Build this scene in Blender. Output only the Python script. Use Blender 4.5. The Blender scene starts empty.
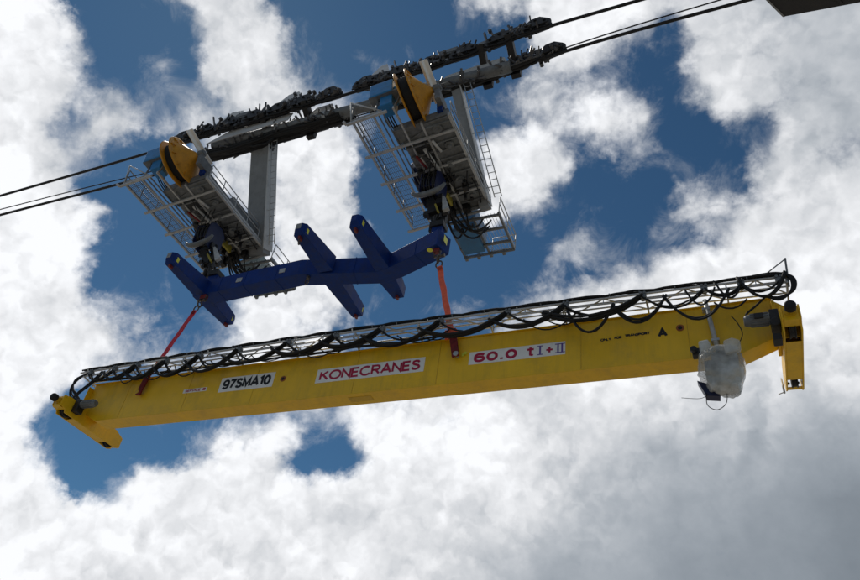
import bpy, math, random
from mathutils import Vector as V, Matrix
random.seed(7)
sc = bpy.context.scene
COL = sc.collection
PI = math.pi
# ------------------------------------------------------------------ camera
RIGHT = V((0.92169, 0.36756, 0.12405)); DOWN = V((-0.14395, 0.62100, -0.77048)); FWD = V((-0.36023, 0.69228, 0.62528))
cd = bpy.data.cameras.new('camera'); cam = bpy.data.objects.new('camera', cd); COL.objects.link(cam)
cd.sensor_fit = 'HORIZONTAL'; cd.sensor_width = 36; cd.lens = 724.17/860*36; cd.clip_start = .1; cd.clip_end = 20000
M = Matrix((( RIGHT.x, -DOWN.x, -FWD.x), (RIGHT.y, -DOWN.y, -FWD.y), (RIGHT.z, -DOWN.z, -FWD.z)))
cam.matrix_world = M.to_4x4()
sc.camera = cam
sc.view_settings.view_transform = 'Standard'; sc.view_settings.look = 'None'
sc.view_settings.exposure = 0; sc.view_settings.gamma = 1; sc.view_settings.use_curve_mapping = False

# ------------------------------------------------------------------ materials
MATS = {}
def mat(name, col, rough=.5, metal=0., var=.15, dirt=None, dirt_amt=0., scale=2., bump=0., bscale=30., rvar=.15, coat=0., streak=0.):
    m = bpy.data.materials.new(name); m.use_nodes = True
    nt = m.node_tree; n = nt.nodes; l = nt.links
    b = n['Principled BSDF']
    b.inputs['Metallic'].default_value = metal
    b.inputs['Coat Weight'].default_value = coat
    tc = n.new('ShaderNodeTexCoord')
    no = n.new('ShaderNodeTexNoise'); no.inputs['Scale'].default_value = scale; no.inputs['Detail'].default_value = 8; no.inputs['Roughness'].default_value = .65
    l.new(tc.outputs['Object'], no.inputs['Vector'])
    r = n.new('ShaderNodeValToRGB')
    r.color_ramp.elements[0].position = .3; r.color_ramp.elements[1].position = .7
    r.color_ramp.elements[0].color = [c*(1-var) for c in col]+[1]; r.color_ramp.elements[1].color = [min(1, c*(1+var)) for c in col]+[1]
    l.new(no.outputs['Fac'], r.inputs['Fac'])
    out = r.outputs['Color']
    if dirt:
        n2 = n.new('ShaderNodeTexNoise'); n2.inputs['Scale'].default_value = scale*2.3; n2.inputs['Detail'].default_value = 10; n2.inputs['Roughness'].default_value = .7
        l.new(tc.outputs['Object'], n2.inputs['Vector'])
        mr = n.new('ShaderNodeMapRange'); mr.inputs['From Min'].default_value = .5; mr.inputs['From Max'].default_value = .75
        mr.inputs['To Max'].default_value = dirt_amt; l.new(n2.outputs['Fac'], mr.inputs['Value'])
        mx = n.new('ShaderNodeMix'); mx.data_type = 'RGBA'; mx.inputs['B'].default_value = list(dirt)+[1]
        l.new(mr.outputs['Result'], mx.inputs['Factor']); l.new(out, mx.inputs['A']); out = mx.outputs['Result']
    if streak:   # rain streaks and rubbed bands, running down the plate
        mp = n.new('ShaderNodeMapping'); mp.inputs['Scale'].default_value = (3.5, 3.5, .25); l.new(tc.outputs['Object'], mp.inputs['Vector'])
        n4 = n.new('ShaderNodeTexNoise'); n4.inputs['Scale'].default_value = 1.; n4.inputs['Detail'].default_value = 9; n4.inputs['Roughness'].default_value = .75; l.new(mp.outputs[0], n4.inputs['Vector'])
        r4 = n.new('ShaderNodeMapRange'); r4.inputs['From Min'].default_value = .48; r4.inputs['From Max'].default_value = .72; r4.inputs['To Max'].default_value = streak; l.new(n4.outputs['Fac'], r4.inputs['Value'])
        m4 = n.new('ShaderNodeMix'); m4.data_type = 'RGBA'; m4.inputs['B'].default_value = [c*.45+.02 for c in col]+[1]
        l.new(r4.outputs['Result'], m4.inputs['Factor']); l.new(out, m4.inputs['A']); out = m4.outputs['Result']
    l.new(out, b.inputs['Base Color'])
    m2 = n.new('ShaderNodeMapRange'); m2.inputs['To Min'].default_value = max(0, rough-rvar); m2.inputs['To Max'].default_value = min(1, rough+rvar)
    l.new(no.outputs['Fac'], m2.inputs['Value']); l.new(m2.outputs['Result'], b.inputs['Roughness'])
    if bump:
        n3 = n.new('ShaderNodeTexNoise'); n3.inputs['Scale'].default_value = bscale; n3.inputs['Detail'].default_value = 6
        l.new(tc.outputs['Object'], n3.inputs['Vector'])
        bp = n.new('ShaderNodeBump'); bp.inputs['Strength'].default_value = bump; bp.inputs['Distance'].default_value = .05
        l.new(n3.outputs['Fac'], bp.inputs['Height']); l.new(bp.outputs['Normal'], b.inputs['Normal'])
    MATS[name] = m
    return m
YEL = mat('yellow_paint', (.87, .53, .010), .42, 0, .09, (.30, .20, .05), .35, .55, .25, 1.1, streak=.32)
YELD = mat('yellow_paint_worn', (.66, .40, .010), .45, 0, .15, (.10, .07, .03), .5, 1.6)
NAVY = mat('navy_paint', (.001, .028, .19), .55, 0, .25, (.03, .035, .06), .4, 1.6, .15, 3., streak=.5)
NAVY.node_tree.nodes['Principled BSDF'].inputs['Specular IOR Level'].default_value = .22
NAVYD = mat('navy_block_paint', (.003, .007, .05), .45, 0, .2, (.02, .02, .02), .5, 2.)
BLUE = mat('motor_blue', (.02, .20, .50), .4, 0, .15, (.03, .04, .05), .4, 2.)
GALV = mat('galvanised_steel', (.44, .455, .47), .5, .35, .2, (.13, .12, .11), .4, 3.)
GALVD = mat('dull_steel', (.16, .17, .18), .55, .2, .3, (.06, .06, .06), .5, 2.5)
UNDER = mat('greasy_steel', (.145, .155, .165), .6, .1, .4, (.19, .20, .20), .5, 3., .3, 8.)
DARK = mat('dark_steel', (.018, .018, .020), .5, .3, .35, (.06, .05, .045), .4, 4.)
ROPE = mat('rope_steel', (.02, .02, .023), .55, .4, .3, None, 0, 8., .4, 40.)
WHITE = mat('white_plate', (.85, .85, .84), .4, 0, .05, (.4, .38, .35), .25, 1.5)
LIGHT = mat('light_grey_paint', (.50, .51, .52), .45, 0, .12, (.22, .20, .18), .4, 1.4)
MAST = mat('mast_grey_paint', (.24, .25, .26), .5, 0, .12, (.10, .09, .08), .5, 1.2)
RUB = mat('black_rubber', (.007, .007, .008), .75, 0, .2)
REEL = mat('reel_orange', (.56, .25, .010), .5, .1, .15, (.12, .06, .02), .5, 2.5)
STRAPD = mat('crimson_strap', (.60, .018, .045), .7, 0, .2, (.10, .02, .02), .4, 5., .3, 60.)
STRAPO = mat('orange_red_strap', (.88, .14, .07), .7, 0, .15, (.35, .05, .04), .4, 5., .3, 60.)
TAGR = mat('dark_red_web', (.17, .012, .016), .75, 0, .3, None, 0, 4.)
RED = mat('red_lug', (.16, .02, .02), .5, 0, .2)
REFL = mat('reflective_yellow', (.72, .72, .05), .4, 0, .15)
CLUT = mat('oily_bracket_steel', (.09, .09, .095), .45, .4, .6, (.2, .2, .2), .5, 6.)
OCH = mat('ochre_guard', (.30, .25, .03), .5, 0, .2)
REDT = mat('crimson_lettering', (.42, .006, .05), .5, 0, .05)
BLKT = mat('black_lettering', (.008, .008, .01), .5, 0, .05)
BLUET = mat('violet_lettering', (.12, .06, .30), .5, 0, .05)
SHACK = mat('shackle_steel', (.10, .09, .085), .45, .6, .3, (.2, .05, .03), .4, 8.)
TEAL = mat('cabinet_blue', (.03, .15, .33), .5, 0, .15, (.045, .045, .045), .4, 2.)
SAGE = mat('cabinet_grey_green', (.22, .28, .27), .5, 0, .15, (.1, .1, .1), .4, 2.)
RUSTH = mat('hole_primer', (.30, .09, .02), .6, 0, .3)
BOXD = mat('dark_box_paint', (.022, .022, .026), .5, 0, .25, (.05, .045, .04), .5, 1.)
GROUND = mat('gravel_ground', (.22, .20, .17), .9, 0, .3, (.32, .30, .26), .6, .2, .4, 3.)
# crumpled plastic film
WRAP = mat('plastic_wrap', (.66, .67, .65), .16, 0, .12, (.40, .40, .38), .5, 2., 1., 7., .10, .6)
_b = WRAP.node_tree.nodes['Principled BSDF']; _b.inputs['Transmission Weight'].default_value = .18; _b.inputs['IOR'].default_value = 1.3
_n = WRAP.node_tree.nodes; _t = _n.new('ShaderNodeTexNoise'); _t.inputs['Scale'].default_value = 1.3; _t.inputs['Detail'].default_value = 5
_c = _n.new('ShaderNodeTexCoord'); WRAP.node_tree.links.new(_c.outputs['Object'], _t.inputs['Vector'])
_m = _n.new('ShaderNodeMapRange'); _m.inputs['From Min'].default_value = .35; _m.inputs['From Max'].default_value = .6; _m.inputs['To Min'].default_value = .38; _m.inputs['To Max'].default_value = .93
WRAP.node_tree.links.new(_t.outputs['Fac'], _m.inputs['Value']); WRAP.node_tree.links.new(_m.outputs['Result'], _b.inputs['Alpha'])

# ------------------------------------------------------------------ mesh helpers
class MB:
    def __init__(s): s.v = []; s.f = []; s.sm = []
    def add(s, vs, fs, smooth=False):
        o = len(s.v); s.v += [tuple(p) for p in vs]
        for f in fs: s.f.append([i+o for i in f]); s.sm.append(smooth)
        return s
    def box(s, x0, x1, y0, y1, z0, z1):
        return s.add([(x0,y0,z0),(x1,y0,z0),(x1,y1,z0),(x0,y1,z0),(x0,y0,z1),(x1,y0,z1),(x1,y1,z1),(x0,y1,z1)],
                     [(0,3,2,1),(4,5,6,7),(0,1,5,4),(1,2,6,5),(2,3,7,6),(3,0,4,7)])
    def bar(s, p, q, w, h, up=(0,0,1), w1=None, h1=None):
        p = V(p); q = V(q); d = (q-p).normalized(); up = V(up)
        if abs(d.dot(up)) > .98: up = V((0,1,0)) if abs(d.y) < .9 else V((1,0,0))
        a = d.cross(up).normalized(); b = a.cross(d).normalized()
        w1 = w if w1 is None else w1; h1 = h if h1 is None else h1
        vs = []
        for c, ww, hh in ((p, w, h), (q, w1, h1)):
            for i, j in ((-1,-1),(1,-1),(1,1),(-1,1)): vs.append(c + a*(i*ww/2) + b*(j*hh/2))
        return s.add(vs, [(0,3,2,1),(4,5,6,7),(0,1,5,4),(1,2,6,5),(2,3,7,6),(3,0,4,7)])
    def tube(s, pts, r, n=8, cap=True, closed=False):
        pts = [V(p) for p in pts]; vs = []; N = len(pts); up = None
        for i, p in enumerate(pts):
            a = pts[i-1] if (i or closed) else p; b = pts[(i+1) % N] if (i < N-1 or closed) else p
            d = (b-a).normalized()
            if up is None:
                up = V((0,0,1)) if abs(d.z) < .9 else V((1,0,0))
            e = d.cross(up).normalized(); up = e.cross(d).normalized()
            rr = r[i] if isinstance(r, (list, tuple)) else r
            for k in range(n):
                t = 2*PI*k/n; vs.append(p + e*(rr*math.cos(t)) + up*(rr*math.sin(t)))
        fs = [(i*n+k, i*n+(k+1)%n, (i+1)*n+(k+1)%n, (i+1)*n+k) for i in range(N-1) for k in range(n)]
        if closed: fs += [((N-1)*n+k, (N-1)*n+(k+1)%n, (k+1)%n, k) for k in range(n)]
        s.add(vs, fs, True)
        if cap and not closed:
            s.add(vs[:n], [tuple(range(n))[::-1]]); s.add(vs[-n:], [tuple(range(n))])
        return s
    def lathe(s, o, ax, prof, n=24, smooth=True):
        o = V(o); ax = V(ax).normalized(); u = V((0,0,1)) if abs(ax.z) < .9 else V((1,0,0))
        e = ax.cross(u).normalized(); u = e.cross(ax); 
        for (t0, r0), (t1, r1) in zip(prof[:-1], prof[1:]):
            vs = []
            for t, r in ((t0, r0), (t1, r1)):
                for k in range(n):
                    a = 2*PI*k/n; vs.append(o + ax*t + e*(r*math.cos(a)) + u*(r*math.sin(a)))
            if r0 < 1e-5 and r1 < 1e-5: continue
            s.add(vs, [(k, (k+1)%n, n+(k+1)%n, n+k) for k in range(n)], smooth)
        return s
    def prism(s, poly, fn, t0, t1):
        n = len(poly); vs = [fn(a, b, t0) for a, b in poly] + [fn(a, b, t1) for a, b in poly]
        return s.add(vs, [tuple(range(n))[::-1], tuple(range(n, 2*n))] + [(i, (i+1)%n, n+(i+1)%n, n+i) for i in range(n)])
ORG = {}
def obj(name, mb, m, parent=None, bevel=0, recalc=True):
    me = bpy.data.meshes.new(name)
    og = V(ORG[parent.name]) if parent else V((0,0,0))
    me.from_pydata([tuple(V(p)-og) for p in mb.v], [], mb.f); me.materials.append(m)
    me.polygons.foreach_set('use_smooth', mb.sm)
    if recalc:
        import bmesh
        bm = bmesh.new(); bm.from_mesh(me); bmesh.ops.remove_doubles(bm, verts=bm.verts, dist=1e-5)
        bmesh.ops.recalc_face_normals(bm, faces=bm.faces); bm.to_mesh(me); bm.free()
    o = bpy.data.objects.new(name, me); COL.objects.link(o)
    if parent: o.parent = parent
    ORG[o.name] = tuple(og)
    if bevel:
        b = o.modifiers.new('bevel', 'BEVEL'); b.width = bevel; b.segments = 2; b.limit_method = 'ANGLE'; b.angle_limit = math.radians(50)
    return o
def tag(o, label, cat, group=None, kind='thing'):
    o['label'] = label; o['category'] = cat; o['kind'] = kind
    if group: o['group'] = group
    return o
def thing(name, loc, label, cat, group=None):
    o = bpy.data.objects.new(name, None); COL.objects.link(o); o.location = loc; o.empty_display_size = .2
    ORG[o.name] = tuple(loc)
    return tag(o, label, cat, group)
def copy_tree(o, dloc=(0,0,0), parent=None):
    c = o.copy(); COL.objects.link(c); c.parent = parent
    if parent is None: c.location = V(o.location)+V(dloc)
    ORG[c.name] = tuple(V(ORG[o.name])+V(dloc))
    for ch in list(o.children): copy_tree(ch, dloc, c)
    return c
def _el(cx, cy, rx, ry, a0, a1, n=14): return [(cx+rx*math.cos(math.radians(a0+(a1-a0)*k/n)), cy+ry*math.sin(math.radians(a0+(a1-a0)*k/n))) for k in range(n+1)]
_S = [(.56,.80),(.47,.96),(.28,1.0),(.10,.93),(.05,.76),(.15,.60),(.32,.53),(.50,.44),(.58,.27),(.51,.08),(.30,0.),(.11,.05),(.02,.21)]
GLYPH = {   # cap height 1: width, strokes
 'K': (.66, [[(0,1),(0,0)], [(.60,1),(.02,.46)], [(.20,.62),(.66,0)]]), 'O': (.92, [_el(.46,.5,.46,.5,0,360,26)]), 'N': (.66, [[(0,0),(0,1),(.66,0),(.66,1)]]),
 'E': (.54, [[(.54,1),(0,1),(0,0),(.54,0)], [(0,.52),(.48,.52)]]), 'C': (.80, [_el(.46,.5,.46,.5,58,318,20)]), 'R': (.62, [[(0,0),(0,1),(.34,1)]+_el(.36,.74,.24,.26,80,-90,8)+[(.03,.48)], [(.30,.48),(.62,0)]]),
 'A': (.76, [[(0,0),(.38,1),(.76,0)], [(.14,.32),(.62,.32)]]), 'S': (.60, [_S]), 'M': (.74, [[(0,0),(0,1),(.37,.12),(.74,1),(.74,0)]]),
 '9': (.56, [_el(.28,.70,.28,.30,0,360,20), [(.56,.70)]+_el(.26,.32,.30,.32,0,-150,10)]), '7': (.54, [[(0,1),(.54,1),(.30,.5),(.18,0)]]), '1': (.30, [[(0,.80),(.24,1),(.24,0)]]),
 '0': (.56, [_el(.28,.5,.28,.5,0,360,24)]), '6': (.56, [_el(.28,.30,.28,.30,0,360,20), [(0,.30)]+_el(.30,.68,.30,.32,180,30,10)]), '.': (.14, [[(.07,-.10),(.07,.14)]]),
 't': (.42, [[(.20,1.),(.20,.10),(.38,.0)], [(0,.74),(.42,.74)]]), '+': (.5, [[(.25,.2),(.25,.8)], [(0,.5),(.5,.5)]]),
 'L': (.5, [[(0,1),(0,0),(.5,0)]]), 'Y': (.66, [[(0,1),(.33,.45),(.33,0)], [(.66,1),(.33,.45)]]), 'F': (.52, [[(0,0),(0,1),(.52,1)], [(0,.52),(.46,.52)]]), 'T': (.62, [[(0,1),(.62,1)], [(.31,1),(.31,0)]]),
 'P': (.58, [[(0,0),(0,1),(.32,1)]+_el(.33,.74,.24,.26,80,-90,8)+[(.03,.48)]]), 'V': (.66, [[(0,1),(.33,0),(.66,1)]]), 'I': (.02, [[(.01,0),(.01,1)]]), ' ': (.3, [])}
def letter(name, body, x, z, w, h, y, m, parent, stroke=.06, gap=.22):
    """lettering drawn with strokes, fitted to a width and a height on the plane y"""
    tot = sum(GLYPH[c][0] for c in body)+gap*(len(body)-1)
    sx = (w-stroke)/tot; sz = h-stroke; cx = x-w/2+stroke/2; mb = MB(); k = 0
    for c in body:
        gw, strokes = GLYPH[c]
        for st in strokes:
            pts = [V((cx+a*sx, 0, z-h/2+stroke/2+b*sz)) for a, b in st]; hw = stroke/2; n = len(pts); yy = y-.0004*k; k += 1
            closed = (pts[0]-pts[-1]).length < 1e-4
            if closed: pts = pts[:-1]; n -= 1
            Lp = []
            for i in range(n):
                a = pts[i-1] if (i or closed) else None; b = pts[(i+1) % n] if (i < n-1 or closed) else None
                d1 = (pts[i]-a).normalized() if a is not None else None; d2 = (b-pts[i]).normalized() if b is not None else None
                if d1 is None: d1 = d2
                if d2 is None: d2 = d1
                t = (d1+d2).normalized() if (d1+d2).length > .05 else d1; nn = V((-t.z, 0, t.x)); cs = max(.42, nn.dot(V((-d1.z, 0, d1.x))))
                Lp.append((pts[i]+nn*hw/cs, pts[i]-nn*hw/cs))
            vs = []
            for l_, r_ in Lp: vs += [(l_.x, yy-.003, l_.z), (r_.x, yy-.003, r_.z), (l_.x, yy, l_.z), (r_.x, yy, r_.z)]
            fs = []
            for i in range(n if closed else n-1):
                a = 4*i; b = 4*((i+1) % n); fs += [(a, a+1, b+1, b), (a+2, b+2, b+3, a+3), (a, b, b+2, a+2), (a+1, a+3, b+3, b+1)]
            if not closed: fs += [(0, 2, 3, 1), (4*n-4, 4*n-3, 4*n-1, 4*n-2)]
            mb.add(vs, fs)
        cx += (gw+gap)*sx
    return obj(name, mb, m, parent)
def arc(p, q, sag, n=16, dy=0., wob=0.):
    p = V(p); q = V(q); out = []
    for i in range(n+1):
        t = i/n; k = 4*t*(1-t)
        out.append(p.lerp(q, t) + V((random.uniform(-wob, wob), dy*k+random.uniform(-wob, wob), -sag*k)))
    return out
def smooth_path(pts, n=6):
    pts = [V(p) for p in pts]; out = []
    for i in range(len(pts)-1):
        p0 = pts[max(0, i-1)]; p1 = pts[i]; p2 = pts[i+1]; p3 = pts[min(len(pts)-1, i+2)]
        for k in range(n):
            t = k/n
            out.append(.5*((2*p1) + (p2-p0)*t + (2*p0-5*p1+4*p2-p3)*t*t + (3*p1-p0-3*p2+p3)*t**3))
    out.append(pts[-1]); return out
def ring(mb, c, nrm, R, r, n=14, stretch=1., up=(0,0,1)):
    c = V(c); nrm = V(nrm).normalized(); e = nrm.cross(V(up)).normalized(); u = e.cross(nrm)
    mb.tube([c + e*(R*math.cos(2*PI*k/n)) + u*(R*stretch*math.sin(2*PI*k/n)) for k in range(n)], r, 6, closed=True)

# ================================================================== ground (below the frame, lights the undersides)
g = MB(); N = 96; R = 3000
g.add([(0,0,-1.7)]+[(R*math.cos(2*PI*k/N), R*math.sin(2*PI*k/N), -1.7) for k in range(N)], [(0, 1+k, 1+(k+1)%N) for k in range(N)])
gr = obj('ground', g, GROUND); gr['kind'] = 'structure'; gr['label'] = 'bare gravel ground below the lifted load'; gr['category'] = 'ground'

# ================================================================== yellow crane girder
GX0, GX1, GY0, GY1, GZ0, GZ1 = -26.6, 1.6, 20.0, 20.72, 13.52, 15.43
G = thing('crane_girder', (-12.5, 20.36, 13.4), 'long yellow box girder with white name plates and cable festoon hanging in the slings', 'crane girder')
mb = MB()
poly = [(GX0, 14.0), (GX0+.95, GZ0), (.56, GZ0), (GX1, 13.98), (GX1, GZ1), (GX0, GZ1)]
mb.prism(poly, lambda a, b, t: (a, t, b), GY0, GY1)
obj('box_beam', mb, YEL, G, .012)
mb = MB(); mb.box(GX0-.05, GX1+.05, GY0-.07, GY1+.07, GZ1+.003, GZ1+.035)
obj('top_flange', mb, YEL, G, .006)
mb = MB(); mb.box(GX0+1.0, .5, GY0-.025, GY1+.025, GZ0-.028, GZ0-.003)
obj('bottom_flange', mb, YEL, G, .006)
mb = MB(); mb.box(GX0+.2, GX1-.2, 20.33, 20.39, GZ1+.038, GZ1+.10); obj('trolley_rail', mb, GALVD, G, .008)
for x in [-24.4, -21.0, -17.6, -13.0, -9.6, -4.4, -.95]:
    mb = MB(); mb.box(x, x+.022, GY0-.008, GY0+.001, GZ0+.03, GZ1-.01); obj('weld_seam', mb, YELD, G)
mb = MB(); mb.box(-13.2, -12.25, 20.18, 20.52, GZ0-.04, GZ0-.029); obj('inspection_cover', mb, YELD, G, .004)
# lifting holes with bare primer rings
for x, z in ((-16.28, 14.57), (-1.16, 14.74)):
    mb = MB(); mb.lathe((x, GY0-.012, z), (0,1,0), [(-.002, 0), (-.002, .13), (.011, .13)], 20, False)
    h = obj('lifting_hole', mb, RUSTH, G)
    mb = MB(); mb.lathe((x, GY0-.018, z), (0,1,0), [(-.002, 0), (-.002, .07), (.006, .07)], 16, False); obj('bore', mb, DARK, h)
# lifting lugs where the slings end
for x in (-23.6, -8.85):
    mb = MB(); mb.lathe((x, GY0-.26, 14.62), (0,1,0), [(0, 0), (0, .1), (.05, .1), (.05, .055), (.27, .055)], 16, False)
    obj('lifting_pin', mb, YELD if x < -10 else GALV, G)
mb = MB(); mb.box(-8.68, -8.60, 19.93, 19.999, 14.60, 14.72); mb.lathe((-8.55, 19.95, 14.72), (0,1,0), [(-.03, 0), (-.03, .06), (.045, .06)], 12, False)
obj('eye_bracket', mb, REFL, G)
# name plates
def plate(x0, x1, z0, z1):
    b = MB(); b.box(x0, x1, GY0-.011, GY0-.001, z0, z1); return obj('name_plate', b, WHITE, G, .003)
p = plate(-19.36, -16.72, 14.26, 14.95); p['label'] = 'white plate with black number 97SMA10'
letter('lettering', '97SMA10', -18.04, 14.61, 2.36, .48, GY0-.013, BLKT, p, .105, .22)
p = plate(-14.72, -10.14, 14.17, 14.80); p['label'] = 'white plate with crimson KONECRANES'
letter('lettering', 'KONECRANES', -12.43, 14.485, 4.28, .45, GY0-.013, REDT, p, .086, .19)
p = plate(-8.41, -4.92, 14.22, 14.755); p['label'] = 'white plate with crimson 60.0 t I+II'
letter('lettering', '60.0', -7.42, 14.485, 1.60, .40, GY0-.013, REDT, p, .104, .26)
letter('lettering', 't', -6.14, 14.49, .32, .42, GY0-.013, REDT, p, .085)
letter('lettering', '+', -5.47, 14.47, .30, .46, GY0-.013, REDT, p, .075)
mb = MB()
yA, yB = GY0-.019, GY0-.0125
for xs in ((-5.80,), (-5.17, -5.03)):
    mb = MB()
    for x in xs: mb.box(x-.028, x+.028, yA, yB, 14.325, 14.655)
    mb.box(xs[0]-.10, xs[-1]+.10, yA-.002, yB-.001, 14.30, 14.33); mb.box(xs[0]-.10, xs[-1]+.10, yA-.002, yB-.001, 14.65, 14.68)
    obj('numeral', mb, BLUET, p)
p = plate(-21.22, -20.0, 14.42, 14.60); p['label'] = 'small white strip with red print'
letter('lettering', 'SERVICE', -20.72, 14.51, .80, .11, GY0-.013, REDT, p, .024)
mb = MB(); mb.box(-20.2, -20.06, GY0-.019, GY0-.0125, 14.46, 14.57); obj('red_mark', mb, REDT, p)
for i_, (wd, xx, ww) in enumerate((('ONLY', -3.55, .36), ('FOR', -3.15, .24), ('TRANSPORT', -2.52, .82))):
    letter('stencil', wd, xx, 14.62+.06*(xx+3.55), ww, .11, GY0-.002, BLKT, G, .032)
letter('stencil', 'A', -1.72, 14.635, .32, .36, GY0-.002, BLKT, G, .09)

# end carriages
def end_carriage(xc, ext):
    x0, x1 = xc-.26, xc+.26
    mb = MB()
    # outline seen from the end: stepped ends, tapered at the tips
    prof = [(18.62, 13.62), (18.62, 14.08), (18.95, 14.16), (21.9, 14.16), (22.42, 13.98), (22.42, 13.50), (22.2, 13.40), (18.98, 13.40), (18.92, 13.55)]
    mb.prism(prof, lambda a, b, t: (t, a, b), x0, x0+.05)
    mb.prism(prof, lambda a, b, t: (t, a, b), x1-.05, x1)
    mb.box(x0+.05, x1-.05, 18.66, 22.36, 14.02, 14.06)
    for a, b in ((18.64, 18.69), (19.5, 19.54), (21.6, 21.64)): mb.box(x0+.05, x1-.05, a, b, 13.56, 14.02)
    mb.box(x0+.05, x1-.05, 19.54, 21.6, 13.405, 13.43)
    mb.box(x0+.05, x1-.05, 18.69, 18.98, 13.56, 13.585); mb.box(x0+.05, x1-.05, 22.2, 22.36, 13.50, 13.53)
    e = obj('end_carriage', mb, YEL, G, .012)
    for y in (19.22, 21.93):
        w = MB(); w.lathe((xc-.09, y, 13.62), (1,0,0), [(0, 0), (0, .27), (.03, .27), (.04, .23), (.14, .23), (.15, .27), (.18, .27), (.18, 0)], 24, False)
        obj('wheel', w, DARK, e, .006)
    w = MB(); w.lathe((xc, 18.62, 13.84), (0,-1,0), [(0, 0), (0, .17), (.03, .17), (.03, .11), (.12, .11)], 18, False); f = obj('buffer', w, YELD, e, .006)
    w = MB(); w.lathe((xc, 18.50, 13.84), (0,-1,0), [(0, 0), (0, .14), (.04, .165), (.20, .165), (.25, .12), (.25, 0)], 18); obj('rubber_pad', w, RUB, f)
    for dx in (-.14, .14):
        w = MB(); w.lathe((xc+dx, 22.42, 13.8), (0,1,0), [(0, .045), (.035, .045), (.035, 0)], 8, False); obj('bolt', w, DARK, e)
    return e
eR = end_carriage(1.96, 1); eL = end_carriage(-26.62, -1)
mb = MB()   # end plates that join the girder and the carriages
mb.box(-26.64, GX0-.003, 19.75, 20.97, 13.9, 15.2); obj('end_plate', mb, YEL, G, .01)
mb = MB(); mb.box(GX1+.003, 1.695, 19.75, 20.97, 13.9, 15.2)
mb.prism([(1.6, 15.47), (2.15, 15.0), (2.25, 14.2), (1.6, 14.2)], lambda a, b, t: (a, t, b), 20.05, 20.67)
obj('end_plate', mb, YEL, G, .01)
# travel motors
def motor(x0, x1, y, z, gx, sgn):
    mb = MB(); mb.lathe((x0, y, z), (1,0,0), [(0, 0), (0, .13), (.06, .17), (.10, .185), ((x1-x0), .185), ((x1-x0), 0)], 20, False)
    for k in range(12):
        a = 2*PI*k/12; c = (0, math.cos(a), math.sin(a))
        mb.bar((x0+.18, y+.19*c[1], z+.19*c[2]), (x1-.03, y+.19*c[1], z+.19*c[2]), .025, .05, c)
    t = obj('travel_motor', mb, GALVD, G, .004)
    mb = MB(); mb.box(min(x1, gx), max(x1, gx), y-.19, y+.24, z-.42, z+.22); mb.lathe(((x1+gx)/2, y-.19, z-.28), (0,-1,0), [(0, .16), (.05, .16), (.05, 0)], 16, False)
    obj('gearbox', mb, DARK, t, .03)
    mb = MB(); mb.box(x0+.3, x0+.55, y-.25, y-.15, z-.09, z+.09); obj('terminal_box', mb, DARK, t, .01)
motor(.72, 1.44, 19.3, 14.17, 1.70, 1)
def motor_l():
    y, z = 19.38, 14.0
    mb = MB(); mb.lathe((-25.25, y, z), (-1,0,0), [(0, 0), (0, .12), (.06, .16), (.8, .16), (.8, 0)], 20, False)
    for k in range(12):
        a = 2*PI*k/12; c = (0, math.cos(a), math.sin(a))
        mb.bar((-25.4, y+.165*c[1], z+.165*c[2]), (-26.0, y+.165*c[1], z+.165*c[2]), .025, .04, c)
    t = obj('travel_motor', mb, GALVD, G, .004)
    mb = MB(); mb.box(-26.36, -26.05, y-.17, y+.2, z-.4, z+.2); obj('gearbox', mb, DARK, t, .03)
motor_l()
mb = MB(); mb.box(1.42, 1.66, 19.12, 19.5, 13.28, 13.50); obj('brake_box', mb, DARK, G, .02)
mb = MB(); mb.tube([(1.60, 21.95, 13.7), (1.60, 21.75, 13.05)], .03, 8); mb.tube([(1.60, 21.75, 13.08), (1.42, 21.75, 13.02)], .016, 6)
obj('sensor_rod', mb, LIGHT, G)
mb = MB(); mb.tube([(-.30, 19.86, 15.62), (-.12, 19.86, 13.55)], .075, 12); mb.box(-.42, -.18, 19.78, 19.999, 15.2, 15.28)
mb.box(-.28, -.04, 19.78, 19.999, 13.95, 14.03)
obj('vertical_pipe', mb, GALV, G)
# ---- festoon: rails, brackets, trolleys, cables
FY = 19.5
def fz(x, base):
    t = (x+12.5)/14.7
    return base + .20*(1-t*t)
mb = MB()
xs = [-27.3 + i*29.5/24 for i in range(25)]
for y, base, r in ((FY, 15.86, .042), (19.7, 15.83, .03), (19.9, 15.78, .03), (20.08, 15.66, .03), (FY-.02, 15.60, .026)):
    mb.tube([(x, y, fz(x, base)) for x in xs], r, 8)
obj('festoon_rail', mb, LIGHT, G)
bx = [-26.9, -24.1, -21.4, -18.6, -15.9, -13.1, -10.4, -7.6, -4.9, -2.1, .4, 2.15]
for i, x in enumerate(bx):
    mb = MB()
    mb.bar((x, 20.3, GZ1+.06), (x, 19.42, fz(x, 15.58)), .05, .05)
    mb.bar((x, FY, fz(x, 15.56)), (x, FY, fz(x, 15.85)), .045, .045)
    mb.bar((x, 20.08, GZ1+.03), (x, 20.08, fz(x, 15.70)), .045, .045)
    mb.bar((x, 20.08, fz(x, 15.68)), (x, FY, fz(x, 15.84)), .04, .04)
    if i < len(bx)-1:
        xm = (x+bx[i+1])/2
        mb.bar((x, 20.08, fz(x, 15.64)), (xm, FY, fz(xm, 15.84)), .035, .035); mb.bar((xm, FY, fz(xm, 15.84)), (bx[i+1], 20.08, fz(bx[i+1], 15.64)), .035, .035)
        mb.bar((xm, FY, fz(xm, 15.86)), (xm, FY-.02, fz(xm, 15.58)), .03, .03)
    b = obj('festoon_bracket', mb, GALV, G)
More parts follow.
